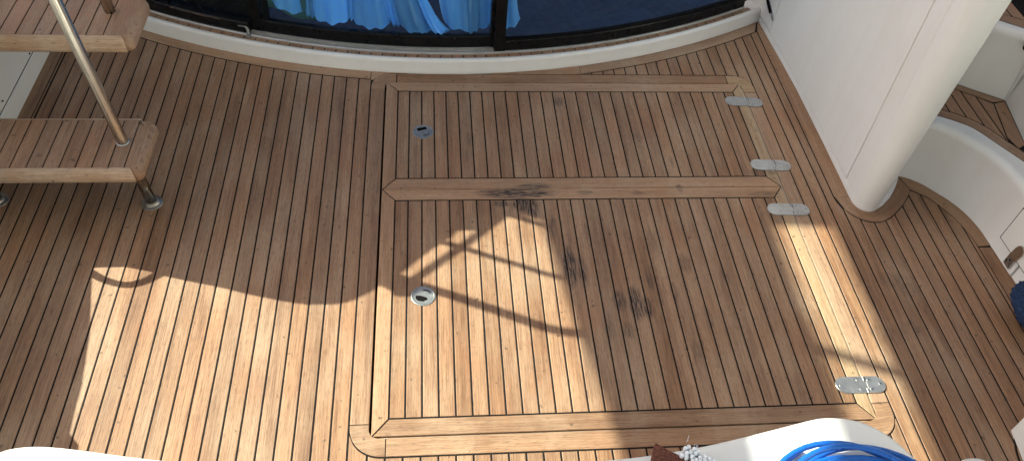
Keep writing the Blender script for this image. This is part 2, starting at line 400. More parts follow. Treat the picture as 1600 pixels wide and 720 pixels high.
# planks right of the coaming
XR = [1.4975, 1.543, 1.591, 1.6285]
for k in range(2):
    a0, a1 = XR[k] + S, XR[k + 1] - S
    b0, b1 = 1.4985 + .0484 * k + S, 1.4985 + .0484 * (k + 1) - S
    top = top_samples(lambda x: yi(x) - S, a0, a1)
    plank([(b0, YB), (b1, YB), (b1, -.9)] + top[::-1] + [(b0, -.9)])
pl = [(1.5953 + S, YB), (1.6437 - S, YB), (1.6437 - S, -.705), (1.632 - S, -.665), (1.6285 - S, -.64)] + top_samples(lambda x: yi(x) - S, 1.591 + S, 1.6285 - S)[::-1] + [(1.5953 + S, -.9)]
plank(pl)
plank([(1.6285 + S, -.637), (1.70, -.637), (1.70, .1), (1.688, .5), (1.66, .56), (1.6285 + S, yi(1.629) + .004)], TEAK, name="margin_board")
def topline(x):
    if x < 1.951: return interp(POST, x) - S
    return interp(RISM, x) - S
for k in range(3, 13):
    x0, x1 = 1.4985 + .0484 * k + S, 1.4985 + .0484 * (k + 1) - S
    if k == 12: x1 = 2.0935
    if x0 > 2.0935: continue
    n = 5; top = top_samples(topline, x0, x1, n)
    if x0 < 1.951 < x1: top = sorted(top + [(1.951, -.604 - S)])
    plank([(x0, YB), (x1, YB)] + top[::-1])
plank([(2.0985, YB), (2.17, YB), (2.157, -1.2), (2.152, -.904), (2.0975, -.904)], TEAK, name="margin_board")
# margin round the foot of the wing and along the steps
def resample(P, n):
    P = [Vector(p) for p in P]; L = [0]
    for a, b in zip(P[:-1], P[1:]): L.append(L[-1] + (b - a).length)
    out = []
    for i in range(n + 1):
        s = L[-1] * i / n
        for j in range(len(P) - 1):
            if s <= L[j + 1] + 1e-9:
                out.append(tuple(P[j].lerp(P[j + 1], (s - L[j]) / (L[j + 1] - L[j])))); break
    return out
po, ni = resample([(x + .002, y + .0022) for x, y in POST[:9]], 10), resample([(1.695, -.641)] + [(x + .006, y + .006) for x, y in NOSE[1:6]], 10)
strip_board("margin_board", po, ni, ZB, .0003, TEAK, deck)
po, ni = resample(POST[8:], 10), resample([(1.775, -.7085)] + NOSE[6:], 10)
po = [(x - .0005 + .0022, y + .0035) for x, y in po]
strip_board("margin_board", po, ni, ZB, .0003, TEAK, deck)
po, ni = resample([(1.9565, -.6005)] + [(x + .0022, y + .002) for x, y in RISM[1:]], 14), resample([(1.9355, -.526)] + [(x + .01, y + .006) for x, y in RISB[1:8]], 14)
strip_board("margin_board", po, ni, ZB, .0003, TEAKL, deck)
# coaming boards round the hatches
CX0, CX1, CY0, CY1 = -.1595, 1.4955, -1.6535, .1180
ix0, ix1, iy0, iy1 = -.1045, 1.4415, -1.5955, .0610
strip_board("coaming_board", [(CX0, -1.5485 + .1 * i) for i in range(16)] + [(CX0, -.0015)], [(ix0, -1.5485 + .1 * i) for i in range(16)] + [(ix0, -.0015)], ZB, .0006, TEAK, deck)
strip_board("coaming_board", [(-.053 + .1 * i, iy1) for i in range(15)] + [(1.383, iy1)], [(-.053 + .1 * i, CY1 - max(0, CY1 - yo(-.053 + .1 * i) - .002 + 0) * 0) for i in range(15)] + [(1.383, CY1)], ZB, .0006, TEAK, deck)
strip_board("coaming_board", [(ix1, -1.5335 + .1 * i) for i in range(16)] + [(ix1, -.0025)], [(CX1, -1.5335 + .1 * i) for i in range(16)] + [(CX1, -.0025)], ZB, .0006, TEAKL, deck)
strip_board("coaming_board", [(-.0535 + .1 * i, CY0) for i in range(15)] + [(1.372, CY0)], [(-.0535 + .1 * i, iy0) for i in range(15)] + [(1.372, iy0)], ZB, .0006, TEAK, deck)
def corner(outer, inner, mat):
    o = strip_board("coaming_board", outer, inner, ZB, .0007, mat, deck); uv = o.data.uv_layers[0].data
    for l in o.data.loops: c = o.data.vertices[l.vertex_index].co; uv[l.index].uv = ((c.x + c.y * .12), c.y - c.x * .12 + c.z)
n = 10
corner([(CX0, .0015)] + arc(CX0 + .080, .118 - .080, .080, 180, 90, n) + [(-.0575, CY1)], [(ix0, .0015)] + arc(ix0 + .030, iy1 - .030, .030, 180, 90, n) + [(-.0575, iy1)], TEAK)
corner([(1.387, CY1)] + arc(CX1 - .088, CY1 - .088, .088, 90, 0, n) + [(CX1, .0015)], [(1.387, iy1)] + arc(ix1 - .034, iy1 - .034, .034, 90, 0, n) + [(ix1, .0015)], TEAKY)
corner([(CX0, -1.5515)] + arc(CX0 + .095, CY0 + .095, .095, 180, 270, n) + [(-.0565, CY0)], [(ix0, -1.5515)] + arc(ix0 + .030, iy0 + .030, .030, 180, 270, n) + [(-.0565, iy0)], TEAK)
corner([(1.375, CY0)] + arc(CX1 - .085, CY0 + .085, .085, 270, 360, n) + [(CX1, -1.5365)], [(1.375, iy0)] + arc(ix1 - .034, iy0 + .034, .034, 270, 360, n) + [(ix1, -1.5365)], TEAK)
# pale inner lip of the hatch gutter
for P in ([(1.4393, -1.56), (1.4411, -1.56), (1.4411, .03), (1.4393, .03)], [(-.07, -1.5951), (1.405, -1.5951), (1.405, -1.5935), (-.07, -1.5935)]):
    board("gutter_lip", P, -.05, -.0035, PALE, deck, bev=0)
# planks aft of the hatches
XA = [-.162] + [-.106 + .0505 * k for k in range(32)] + [1.4985]
def botcurve(x):
    if x < CX0 + .095: return (CY0 + .095) - math.sqrt(max(0, .0975 ** 2 - (x - CX0 - .095) ** 2)) - S
    if x > CX1 - .085: return (CY0 + .085) - math.sqrt(max(0, .0875 ** 2 - (x - CX1 + .085) ** 2)) - S
    return CY0 - .0025 - S
for a, b in zip(XA[:-1], XA[1:]):
    if b - a < .012: continue
    x0, x1 = a + S, b - S
    plank([(x0, YB), (x1, YB)] + top_samples(botcurve, x0, x1, 4)[::-1])
# short margin round the white corner pedestal, bottom right
rg = [(1.955, -1.600), (1.908, -1.612), (1.870, -1.636), (1.845, -1.667), (1.828, -1.705), (1.818, -1.75), (1.815, -1.85), (1.815, -2.3)]
rg2 = [(1.955, -1.66), (1.925, -1.668), (1.902, -1.684), (1.884, -1.71), (1.876, -1.74), (1.872, -1.78), (1.87, -1.87), (1.87, -2.3)]
bm = bmesh.new(); prism(bm, rg + [(2.3, -2.3), (2.3, -1.60)], ZB, .0022, 0); obj("caulking_seam", bm, CAULK, deck)
rga = [(x + .005, y - .005) for x, y in rg]
strip_board("margin_board", rga, rg2, ZB, .0042, TEAK, deck)

# ------------------------------------------------------------------ hatches
ZH = .002
def disc_with_hole(bm, c, r, hole, z0, z1, seg=28):
    pass
def make_latch(parent, cx, cy, kind):
    la = obj("latch", lathe(bmesh.new(), [(.0415, -.004), (.0415, .0012), (.0400, .0026), (.0365, .0030), (.0345, .0022), (.0335, .0010)], (cx, cy, ZH), 36), ZINC, parent, True)
    a = rad(14 if kind == 0 else -12)
    def P(u, v, z): return (cx + u * math.cos(a) - v * math.sin(a), cy + u * math.sin(a) + v * math.cos(a), ZH + z)
    # turning plate, a disc cut away on one side so that the finger hole shows dark
    bm = bmesh.new()
    if kind == 0: cut = [(-.020, .0245), (.018, .0255), (.019, .010), (-.019, .007)]
    else: cut = [(-.024, -.004), (-.010, -.0005), (.012, -.004), (.019, -.013), (.011, -.018), (.006, -.0235), (-.012, -.024), (-.022, -.017)]
    for q in ([0],):
        ring = [(.0335 * math.cos(k * 2 * math.pi / 32), .0335 * math.sin(k * 2 * math.pi / 32)) for k in range(32)]
        vo = [bm.verts.new(P(u, v, .0022)) for u, v in ring]; vi = [bm.verts.new(P(u, v, .0022)) for u, v in cut]; vb = [bm.verts.new(P(u, v, .0008)) for u, v in cut]
        eo = [bm.edges.new((vo[i], vo[(i + 1) % 32])) for i in range(32)]; ei = [bm.edges.new((vi[i], vi[(i + 1) % len(vi)])) for i in range(len(vi))]
        bmesh.ops.triangle_fill(bm, use_beauty=True, edges=eo + ei)
        kill = [f for f in bm.faces if all(v in vi for v in f.verts)]
        bmesh.ops.delete(bm, geom=kill, context='FACES_ONLY')
        for i in range(len(vi)):
            j = (i + 1) % len(vi); bm.faces.new((vi[i], vi[j], vb[j], vb[i]))
    obj("turning_plate", bm, ZINC, la)
    bm = bmesh.new()
    f = bm.faces.new([bm.verts.new(P(u * 1.04, v * 1.04, .0014)) for u, v in cut]); obj("finger_hole", bm, RUBBER_HOLLOW, la)  # flat black face in place of the shade inside the hole
    bm = bmesh.new()
    if kind == 0: bar = [(-.024, .002), (.024, .006), (.0245, .0035), (-.0235, -.0005)]
    else: bar = [(-.031, .006), (-.012, .0035), (-.012, .0015), (-.031, .004)]
    vs = [bm.verts.new(P(u, v, .0036)) for u, v in bar]; vl = [bm.verts.new(P(u, v, .002)) for u, v in bar]
    bm.faces.new(vs)
    for i in range(4): bm.faces.new((vs[i], vs[(i + 1) % 4], vl[(i + 1) % 4], vl[i]))
    obj("pull_bar", bm, ZINC, la)
    bm = bmesh.new()
    cres = [(.004 + .022 * math.cos(rad(g)), (.004 if kind else -.004) + (1 if kind else -1) * .022 * math.sin(rad(g))) for g in range(35, 116, 10)] + [(.004 + .0185 * math.cos(rad(g)), (.003 if kind else -.003) + (1 if kind else -1) * .0185 * math.sin(rad(g))) for g in range(115, 34, -10)]
    bm.faces.new([bm.verts.new(P(u, v, .0025)) for u, v in cres]); obj("key_slot", bm, RUBBER_HOLLOW, la)
    return la
def make_hinge(parent, cx, cy, rot):
    a = rad(rot)
    def T(u, v): return (cx + u * math.cos(a) - v * math.sin(a), cy + u * math.sin(a) + v * math.cos(a))
    r = .030; L = .0815; jx = .0135
    Lf = [(jx - .001, -r), (jx - .001, -.012), (jx + .006, -.012), (jx + .006, .011), (jx - .001, .011), (jx - .001, r)] + [(-L + r + r * math.cos(rad(g)), r * math.sin(rad(g))) for g in range(90, 271, 15)]
    Rt = [(jx + .001, r), (jx + .001, .013), (jx + .008, .013), (jx + .008, -.014), (jx + .001, -.014), (jx + .001, -r)] + [(L - r + r * math.cos(rad(g)), r * math.sin(rad(g))) for g in range(-90, 91, 15)]
    hb = bmesh.new(); prism(hb, [T(*p) for p in Lf], ZH - .001, ZH + .0032, .0009)
    hinge = obj("hinge", hb, PLATE, parent)
    b2 = bmesh.new(); prism(b2, [T(*p) for p in Rt], -.0005, ZH + .0029, .0009); obj("hinge_leaf", b2, PLATE, hinge)
    p0, p1 = T(jx + .0065, -.027), T(jx + .0065, .027)
    obj("hinge_pin", tube(bmesh.new(), [(p0[0], p0[1], ZH + .0012), (p1[0], p1[1], ZH + .0012)], .0026, 10), STEEL, hinge, True)
    for (u, v) in ((-.064, 0), (-.004, .0165), (-.004, -.0165), (.032, .0165), (.032, -.0165), (.067, .002)):
        x, y = T(u, v)
        s = obj("screw", lathe(bmesh.new(), [(.0062, .0022), (.0062, .0034), (.0046, .0031), (.0030, .0024), (.0012, .0023)], (x, y, ZH), 14), STEELW, hinge, True)
        bm = bmesh.new(); g = random.uniform(0, 3.1); co, si = math.cos(g), math.sin(g)
        for q in range(2):
            box(bm, -.0034, .0034, -.0007, .0007, .0024, .0029)
            vv = bm.verts[-8:] if hasattr(bm.verts, '__getitem__') else None
            bm.verts.ensure_lookup_table()
            for v_ in bm.verts[-8:]:
                X, Y = (v_.co.x, v_.co.y) if q == 0 else (-v_.co.y, v_.co.x)
                v_.co.x, v_.co.y = x + X * co - Y * si, y + X * si + Y * co; v_.co.z += ZH + .0002
        sl = obj("screw_slot", bm, RUBBER_HOLLOW, hinge)
def make_hatch(label, y_top, y_bot, yb_top, yb_bot, latch, hinges):
    """y_top/y_bot: outer edges; yb_*: plank ends"""
    x0, x1 = -.0968, 1.4352
    h = empty("deck_hatch", ((x0 + x1) / 2, (y_top + y_bot) / 2, 0), label, "hatch", "teak hatch lids in the cockpit deck")
    obj("caulking", box(bmesh.new(), x0 + .002, x1 - .002, y_bot + .002, y_top - .002, -.045, ZH - .0016), CAULK, h)
    bx0, bx1 = -.0475, 1.3915
    # mitred frame boards
    board("frame_board", [(x0, y_bot), (bx0 - S, yb_bot - S * .4), (bx0 - S, yb_top + S * .4), (x0, y_top)], -.02, ZH + .0008, TEAKL, h)
    board("frame_board", [(bx1 + S, yb_bot - S * .4), (x1, y_bot), (x1, y_top), (bx1 + S, yb_top + S * .4)], -.02, ZH + .0004, TEAKY, h)
    m = .0042
    board("frame_board", [(x0 + m, y_top), (bx0 - S + m, yb_top + S), (bx1 + S - m, yb_top + S), (x1 - m, y_top)], -.02, ZH + .0002, TEAKL, h, (1, 0))
    board("frame_board", [(x0 + m, y_bot), (x1 - m, y_bot), (bx1 + S - m, yb_bot - S), (bx0 - S + m, yb_bot - S)], -.02, ZH + .0002, TEAKL if yb_bot > -1 else TEAK, h, (1, 0))
    X = [bx0] + [.05 * k for k in range(28)] + [bx1]
    for a, b in zip(X[:-1], X[1:]):
        board("plank", [(a + S, yb_bot + S), (b - S, yb_bot + S), (b - S, yb_top - S), (a + S, yb_top - S)], ZB, ZH + random.uniform(-.0006, .0004), TEAK, h)
    make_latch(h, *latch)
    for q in hinges: make_hinge(h, *q)
    return h
make_hatch("narrower teak hatch lid nearest the sliding door, wholly in shade", .0565, -.5797, -.0005, -.5230, (.055, -.259, 0), [(1.4235, -.0665, -5), (1.4265, -.462, -3)])
make_hatch("larger square teak hatch lid with dark stains, crossed by thin rail shadows, nearest the bench", -.5823, -1.5905, -.6385, -1.5340, (.054, -1.082, 1), [(1.4255, -.7045, -1.5), (1.4265, -1.4705, 0)])

# ------------------------------------------------------------------ saloon step and sliding door
def along(off, z, xa, xb, n): # point offset along the outward normal of the door curve
    out = []
    for i in range(n + 1):
        x = xa + (xb - xa) * i / n
        s = (yo(x + .01) - yo(x - .01)) / .02; l = math.hypot(1, s)
        out.append((x - s / l * off, yo(x) + off / l, z))
    return out
def sweep(bm, prof, xa, xb, n, close=True):
    V = [[bm.verts.new(p) for p in along(o, z, xa, xb, n)] for o, z in prof]
    m = len(V) if close else len(V) - 1
    for k in range(m):
        a, b = V[k], V[(k + 1) % len(V)]
        for i in range(n): bm.faces.new((a[i], a[i + 1], b[i + 1], b[i]))
    if close:
        bm.faces.new([r[0] for r in V]); bm.faces.new([r[-1] for r in V][::-1])
    return bm
step = obj("door_step", sweep(bmesh.new(), [(0, -.02), (0, .010), (.003, .014), (.006, .050), (.010, .059), (.016, .0635), (.027, .0640), (.0275, .0605), (.098, .0600), (.098, -.02)], -1.55, 1.665, 60), GEL, None, False)
for p in step.data.polygons: p.use_smooth = True
tag(step, "curved white moulded step below the sliding glass door", "step")
obj("caulking", sweep(bmesh.new(), [(.0278, .0602), (.0278, .0616), (.0512, .0616), (.0512, .0602)], -1.47, 1.60, 50), CAULK, step)
xs = -1.46
while xs < 1.60:
    bm = sweep(bmesh.new(), [(.0285, .055), (.0285, .0632), (.0505, .0632), (.0505, .055)], xs + .0022, xs + .0472, 2)
    uvl = bm.loops.layers.uv.verify()
    for f in bm.faces:
        for l in f.loops: l[uvl].uv = (l.vert.co.y, l.vert.co.x)
    obj("plank", bm, TEAKS, step); xs += .0497
door = empty("sliding_door", (.1, .25, .064), "curved tinted glass sliding door with black frame above the white step", "door")
obj("track", sweep(bmesh.new(), [(.0515, .058), (.0515, .0690), (.0545, .0705), (.060, .0705), (.0605, .0655), (.0665, .0655), (.067, .0705), (.073, .0705), (.0735, .0645), (.083, .0645), (.0835, .0705), (.092, .0710), (.092, .058)], -1.42, 1.60, 50), ALU, door)
for o0_, o1_, z_ in ((.0608, .0652, .0662), (.0738, .0800, .0652)):
    obj("track_slot", sweep(bmesh.new(), [(o0_, z_ - .002), (o0_, z_), (o1_, z_), (o1_, z_ - .002)], -1.42, 1.60, 50), RUBBER_HOLLOW, door)  # black strips darken the track grooves in place of shade
def rail(name, prof, xa, xb, mat=BLACK, n=30): return obj(name, sweep(bmesh.new(), prof, xa, xb, n), mat, door, False)
def R4(o0, o1, z0, z1): return [(o0, z0), (o0, z1 - .004), (o0 + .004, z1), (o1, z1), (o1, z0)]
# fixed outer pane, right
rail("frame_rail", R4(.062, .090, .0708, .1175), .372, 1.585)
rail("frame_stile", [(.058, .0706), (.058, 1.3), (.098, 1.3), (.098, .0706)], .366, .413, n=3)
rail("glazing_bead", [(.066, .1175), (.066, .124), (.088, .124), (.088, .1175)], .413, 1.55, RUBBER_HOLLOW)
rail("pane", [(.074, .118), (.074, 1.3), (.080, 1.3), (.080, .118)], .413, 1.56, GLASS)
rail("frame_stile", [(.058, .0706), (.058, 1.3), (.098, 1.3), (.098, .0706)], 1.545, 1.60, n=3)
# sliding inner pane, left
rail("frame_rail", R4(.094, .120, .0715, .125), -.66, .372)
rail("pane", [(.104, .123), (.104, 1.3), (.110, 1.3), (.110, .123)], -.66, .372, GLASS)
rail("frame_stile", [(.090, .0715), (.090, 1.3), (.125, 1.3), (.125, .0715)], .352, .372, n=2)
rail("frame_stile", [(.090, .0715), (.090, 1.3), (.125, 1.3), (.125, .0715)], -.70, -.655, n=2)
rail("frame_rail", R4(.062, .120, .0708, .120), -1.44, -.70)
rail("pane", [(.090, .118), (.090, 1.3), (.096, 1.3), (.096, .118)], -1.44, -.70, GLASS)
rail("chrome_trim", [(.0605, .112), (.0605, .116), (.064, .116), (.064, .112)], -1.05, -.82, STEEL)
obj("dark_backing", sweep(bmesh.new(), [(.150, .06), (.150, 1.3), (.155, 1.3), (.155, .06)], -1.46, -.64, 16), RUBBER_HOLLOW, door)  # added black sheet, makes the interior behind the left pane look dark
# door catch
c = along(.048, .066, -.70, -.69, 1)[0]
ctch = obj("door_catch", box(bmesh.new(), c[0] - .006, c[0] + .012, c[1] - .012, c[1] + .03, .0635, .072, .003), ZINC, door)
obj("catch_arm", tube(bmesh.new(), spline([(c[0] + .002, c[1] + .005, .072), (c[0] + .001, c[1] + .010, .085), (c[0] - .004, c[1] + .018, .096), (c[0] - .012, c[1] + .022, .101)], 5), .0065, 10), ZINC, ctch, True)
obj("catch_knob", tube(bmesh.new(), [(c[0] - .040, c[1] + .028, .099), (c[0] - .008, c[1] + .020, .100)], .004, 8), ZINC, ctch, True)
# saloon behind the glass
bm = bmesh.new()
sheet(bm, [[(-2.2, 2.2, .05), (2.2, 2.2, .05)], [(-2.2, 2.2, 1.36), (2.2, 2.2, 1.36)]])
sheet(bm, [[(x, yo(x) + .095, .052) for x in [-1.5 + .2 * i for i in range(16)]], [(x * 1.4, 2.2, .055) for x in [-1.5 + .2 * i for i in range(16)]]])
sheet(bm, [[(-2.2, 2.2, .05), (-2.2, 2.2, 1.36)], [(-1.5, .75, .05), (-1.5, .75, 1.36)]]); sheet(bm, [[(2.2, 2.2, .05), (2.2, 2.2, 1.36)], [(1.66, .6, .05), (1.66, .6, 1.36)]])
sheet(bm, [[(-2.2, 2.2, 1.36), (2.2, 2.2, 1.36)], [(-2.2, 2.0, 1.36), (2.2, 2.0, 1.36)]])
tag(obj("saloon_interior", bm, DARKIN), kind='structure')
# curtain drapes, each a hanging pleat with its own hem
cur = empty("curtain", (-.2, .30, .12), "crumpled light blue curtain hanging in pleats behind the left glass", "curtain")
DR = [  # x left/right at hem, lean of the sides with height, hem z left/right, depth, bulge
    (-.60, -.43, -.04, .00, .165, .118, .150, .015), (-.445, -.385, .03, .00, .128, .118, .145, .010), (-.405, -.255, -.01, .02, .113, .110, .140, .020), (-.262, -.225, .0, -.02, .13, .12, .158, .01),
    (-.235, -.082, .0, -.05, .108, .100, .142, .022), (-.085, -.03, -.06, -.03, .115, .105, .160, .010), (-.050, .118, -.09, -.10, .106, .092, .140, .022), (.095, .178, -.13, -.20, .098, .094, .130, .010),
    (.150, .345, -.06, .0, .108, .104, .152, .025), (.225, .30, -.05, .02, .104, .104, .136, .012), (.345, .48, .0, -.06, .112, .118, .150, .02)]
for k, (xa, xb, la, lb, za, zb, dep, bul) in enumerate(DR):
    bm = bmesh.new(); nx, nz = 14, 16; F = []
    for j in range(nz + 1):
        t_ = j / nz; row = []
        for i in range(nx + 1):
            s = i / nx
            hz = za + .030 + (zb - za) * s - .010 * math.sin(math.pi * s)
            z = hz + (.90) * t_ ** 1.4
            xl = xa + la * min(1, t_ * 1.8); xr = xb + lb * min(1, t_ * 1.8)
            x = xl + (xr - xl) * s
            nn = noise.noise(Vector((x * 14 + k * 3, z * 3.2, k))) * .012 + noise.noise(Vector((x * 40, z * 9, k + 9))) * .004
            y = yo(x) + dep - bul * math.sin(math.pi * s) ** .7 + nn * 1.5 + .007 * math.sin(s * 9 + k * 2 + t_ * 1.5) * min(1, t_ * 3) + .20 * abs(s - .5) ** 3 + .010 * (1 - t_) * math.sin(s * 17 + k)
            row.append((x, y, z))
        F.append(row)
    V = sheet(bm, F)
    g = bmesh.ops.solidify(bm, geom=bm.faces[:], thickness=.002)
    obj("drape", bm, CLOTH, cur, True)
gc = empty("green_cloth", (-.5, .36, .10), "dull green cloth behind the glass, under the left end of the blue curtain", "cloth")
bm = bmesh.new(); sheet(bm, [[(-.62 + .26 * i / 8, yo(-.62 + .26 * i / 8) + .165 + .006 * math.sin(i * 1.3), .145 - .04 * i / 8 + .3 * j / 6 + .01 * math.sin(i)) for i in range(9)] for j in range(7)])
bmesh.ops.solidify(bm, geom=bm.faces[:], thickness=.002); obj("cloth_panel", bm, GREENC, gc, True)

# ------------------------------------------------------------------ starboard wing with locker door and rounded nose
wing = empty("starboard_wing", (1.72, -.2, 0), "tall white moulded wing panel with rounded nose right of the hatches", "panel")
XB = [(-.70, 1.690), (-.35, 1.690), (0, 1.6865), (.25, 1.676), (.45, 1.664), (.62, 1.656), (.8, 1.65)]
def xb(y): return interp(XB, y)
ysw = [-.64 + (1.44 * i / 36) for i in range(37)]
bm = bmesh.new(); sheet(bm, [[(xb(y) + .010, y, z) for y in ysw] for z in (-.02, .5, 1.12)]); sheet(bm, [[(xb(y) + .045, y, z) for y in ysw] for z in (-.02, .5, 1.12)])
obj("wing_core", bm, SHADOWGAP, wing)
def plate(name, ya, yb, z0, z1, prt=wing, th=.007, mat=GEL, x_in=0.0, n=20):
    bm = bmesh.new(); rows = []
    for off, e in ((.0095, 0), (.0012 - x_in, 0), (-x_in, .0025)):
        a, b = [], []
        Y = [ya + e + (yb - ya - 2 * e) * i / n for i in range(n + 1)]
        rows.append(([bm.verts.new((xb(y) + off, y, z0 + e)) for y in Y], [bm.verts.new((xb(y) + off, y, z1 - e)) for y in Y]))
    for (a0, b0), (a1, b1) in zip(rows[:-1], rows[1:]):
        for i in range(n):
            bm.faces.new((a0[i], a0[i + 1], a1[i + 1], a1[i])); bm.faces.new((b0[i + 1], b0[i], b1[i], b1[i + 1]))
        bm.faces.new((a0[0], a1[0], b1[0], b0[0])); bm.faces.new((a0[-1], b0[-1], b1[-1], a1[-1]))
    a, b = rows[-1]
    for i in range(n): bm.faces.new((a[i], a[i + 1], b[i + 1], b[i]))
    return obj(name, bm, mat, prt)
plate("toe_strip", -.64, .8, -.01, .0240)
ld = plate("locker_door", -.5685, .405, .0290, 1.10, x_in=.002)
plate("door_jamb", -.6535, -.5785, .0290, 1.10, n=3)
plate("front_jamb", .4105, .80, .0290, 1.10, n=10)
# recessed pull of the locker door
def stad(y0, z0, y1, z1, r, x, th, name, mat, prt):
    a = math.atan2(z1 - z0, y1 - y0); P = []
    for g in range(-90, 91, 15): P.append((y1 + r * math.cos(a + rad(g)), z1 + r * math.sin(a + rad(g))))
    for g in range(90, 271, 15): P.append((y0 + r * math.cos(a + rad(g)), z0 + r * math.sin(a + rad(g))))
    bm = bmesh.new(); A = [bm.verts.new((x, *p)) for p in P]; B = [bm.verts.new((x - th, *p)) for p in inset(P, .0015)]
    for i in range(len(P)): bm.faces.new((A[i], A[(i + 1) % len(P)], B[(i + 1) % len(P)], B[i]))
    bm.faces.new(B); bm.faces.new(A[::-1]); return obj(name, bm, mat, prt)
lt = stad(.418, .102, .50, .128, .013, xb(.42) + .001, .006, "locker_latch", STEELW, ld)
stad(.455, .114, .53, .137, .011, xb(.46) - .0058, .003, "latch_lever", RUBBER_HOLLOW, ld)
# rounded nose
N0 = [(1.6905, -.6575), (1.6920, -.672), (1.7035, -.697), (1.7215, -.7125), (1.745, -.718), (1.770, -.709), (1.788, -.690), (1.801, -.660), (1.807, -.60), (1.811, -.5), (1.815, -.36), (1.70, -.36)]
N1 = [(1.6905, -.705), (1.6925, -.722), (1.706, -.748), (1.728, -.767), (1.756, -.774), (1.790, -.768), (1.825, -.748), (1.853, -.707), (1.868, -.64), (1.876, -.52), (1.883, -.36), (1.70, -.36)]
def dens(P):
    S_ = [tuple(v) for v in spline([(x, y, 0) for x, y in P[:-1]], 4)]; return [(p[0], p[1]) for p in S_] + [P[-1]]
a, b = dens(N0), dens(N1); rows = []
for j in range(13):
    t_ = j / 12; z = -.02 + 1.14 * t_; q = max(0, z) * .835
    fl = .010 * math.exp(-max(0, z) / .018)
    ctr = Vector((1.76, -.55)); row = []
    for p, r in zip(a, b):
        v = Vector(p).lerp(Vector(r), q * .93); dd = (v - ctr); row.append((v.x + dd.x * 0 , v.y, z))
    rows.append(row)
bm = bmesh.new(); V = sheet(bm, [r + [r[0]] for r in rows]); bmesh.ops.remove_doubles(bm, verts=bm.verts, dist=1e-5)
obj("rounded_nose", bm, GEL, wing, True)
bm = bmesh.new(); prism(bm, [(1.70, -.60), (1.7435, -.7165), (1.772, -.7085), (1.811, -.6825), (1.851, -.6455), (1.878, -.6135), (1.902, -.5795), (1.931, -.5315), (1.95, -.47), (1.70, -.40)], -.02, .016, .008, .008)
obj("plinth", bm, GEL, wing, True)
for i in range(3): pass

# ------------------------------------------------------------------ steps up to the side deck
steps = empty("side_deck_steps", (2.1, -.5, 0), "white moulded steps with teak treads curving up to the side deck", "steps")
PRE = [(1.72, -.40), (1.85, -.475)]
base = [tuple(v)[:2] for v in spline([(x, y, 0) for x, y in PRE + RISB], 5)]
def nrm(P, i):
    a, b = Vector(P[max(i - 1, 0)]), Vector(P[min(i + 1, len(P) - 1)]); d = (b - a).normalized(); return Vector((-d.y, d.x))
def loft(base, prof):
    rows = []
    for off, z in prof: rows.append([(base[i][0] + nrm(base, i).x * off, base[i][1] + nrm(base, i).y * off, z) for i in range(len(base))])
    bm = bmesh.new(); sheet(bm, rows); return bm
Z1, Z2 = .270, .545
# white riser body: outward is +normal here
obj("riser", loft(base, [(0, -.02), (0, .008), (.004, .014), (.012, .225), (.010, .240), (.012, .253), (.018, .262), (.028, .2675), (.048, .2685), (.06, .268)]), GEL, steps, True)
TF = [(1.86, -.42), (1.9895, -.4755), (2.048, -.5065), (2.108, -.5525), (2.161, -.6435), (2.2125, -.7335), (2.24, -.80), (2.26, -.9)]
TFs = resample([tuple(v)[:2] for v in spline([(x, y, 0) for x, y in TF], 6)], 24)
R2 = [(1.95, -.115), (2.161, -.281), (2.302, -.3745), (2.3145, -.387), (2.312, -.40), (2.271, -.618), (2.255, -.72), (2.262, -.9)]
bm = bmesh.new(); prism(bm, TFs[:-1] + [(2.28, -.9), (2.33, -.62), (2.40, -.36), (2.0, -.08), (1.86, -.2)], .20, Z1 - .0015, 0); obj("tread_base", bm, CAULK, steps)
# outer ledge top beyond the wall curve
bm = bmesh.new(); prism(bm, [(2.19, -.745), (2.26, -.80), (2.27, -.9), (2.6, -.9), (2.6, -2.5), (2.19, -2.5), (2.185, -1.2), (2.178, -.9)], .20, Z1 - .0018, 0); obj("ledge", bm, GEL, steps)
def shiftc(P, d): return [(P[i][0] + nrm(P, i).x * d, P[i][1] + nrm(P, i).y * d) for i in range(len(P))]
lipb = resample([(base[i][0] + nrm(base, i).x * .035, base[i][1] + nrm(base, i).y * .035) for i in range(3, 42)], 24)
bm = bmesh.new(); sheet(bm, [[(x, y, .2686) for x, y in lipb], [(x, y, .2690) for x, y in shiftc(TFs, .0005)]]); obj("lip", bm, GEL, steps)
strip_board("edge_board", shiftc(TFs, .004), shiftc(TFs, .047), Z1 - .01, Z1, TEAKS, steps)
fr = shiftc(TFs, .050)
frx = sorted(fr)
def bk(x): return interp([(1.95, -.178), (2.10, -.287), (2.161, -.3305), (2.262, -.402)], x)
strip_board("edge_board", [(x, bk(x) + .003) for x in (1.95, 2.02, 2.10, 2.161, 2.21, 2.258)], [(x, interp([(1.95, -.119), (2.161, -.285), (2.302, -.3785), (2.311, -.386)], x2)) for x, x2 in zip((1.95, 2.02, 2.10, 2.17, 2.24, 2.311), (1.95, 2.02, 2.10, 2.17, 2.24, 2.311))], Z1 - .01, Z1, TEAKS, steps)
board("edge_board", [(2.2165, -.603), (2.2320, -.66), (2.2680, -.64), (2.2690, -.618), (2.310, -.392), (2.262, -.4035)], Z1 - .01, Z1, TEAKS, steps)
sx = [1.96, 2.008, 2.0565, 2.1095, 2.157, 2.205, 2.258]
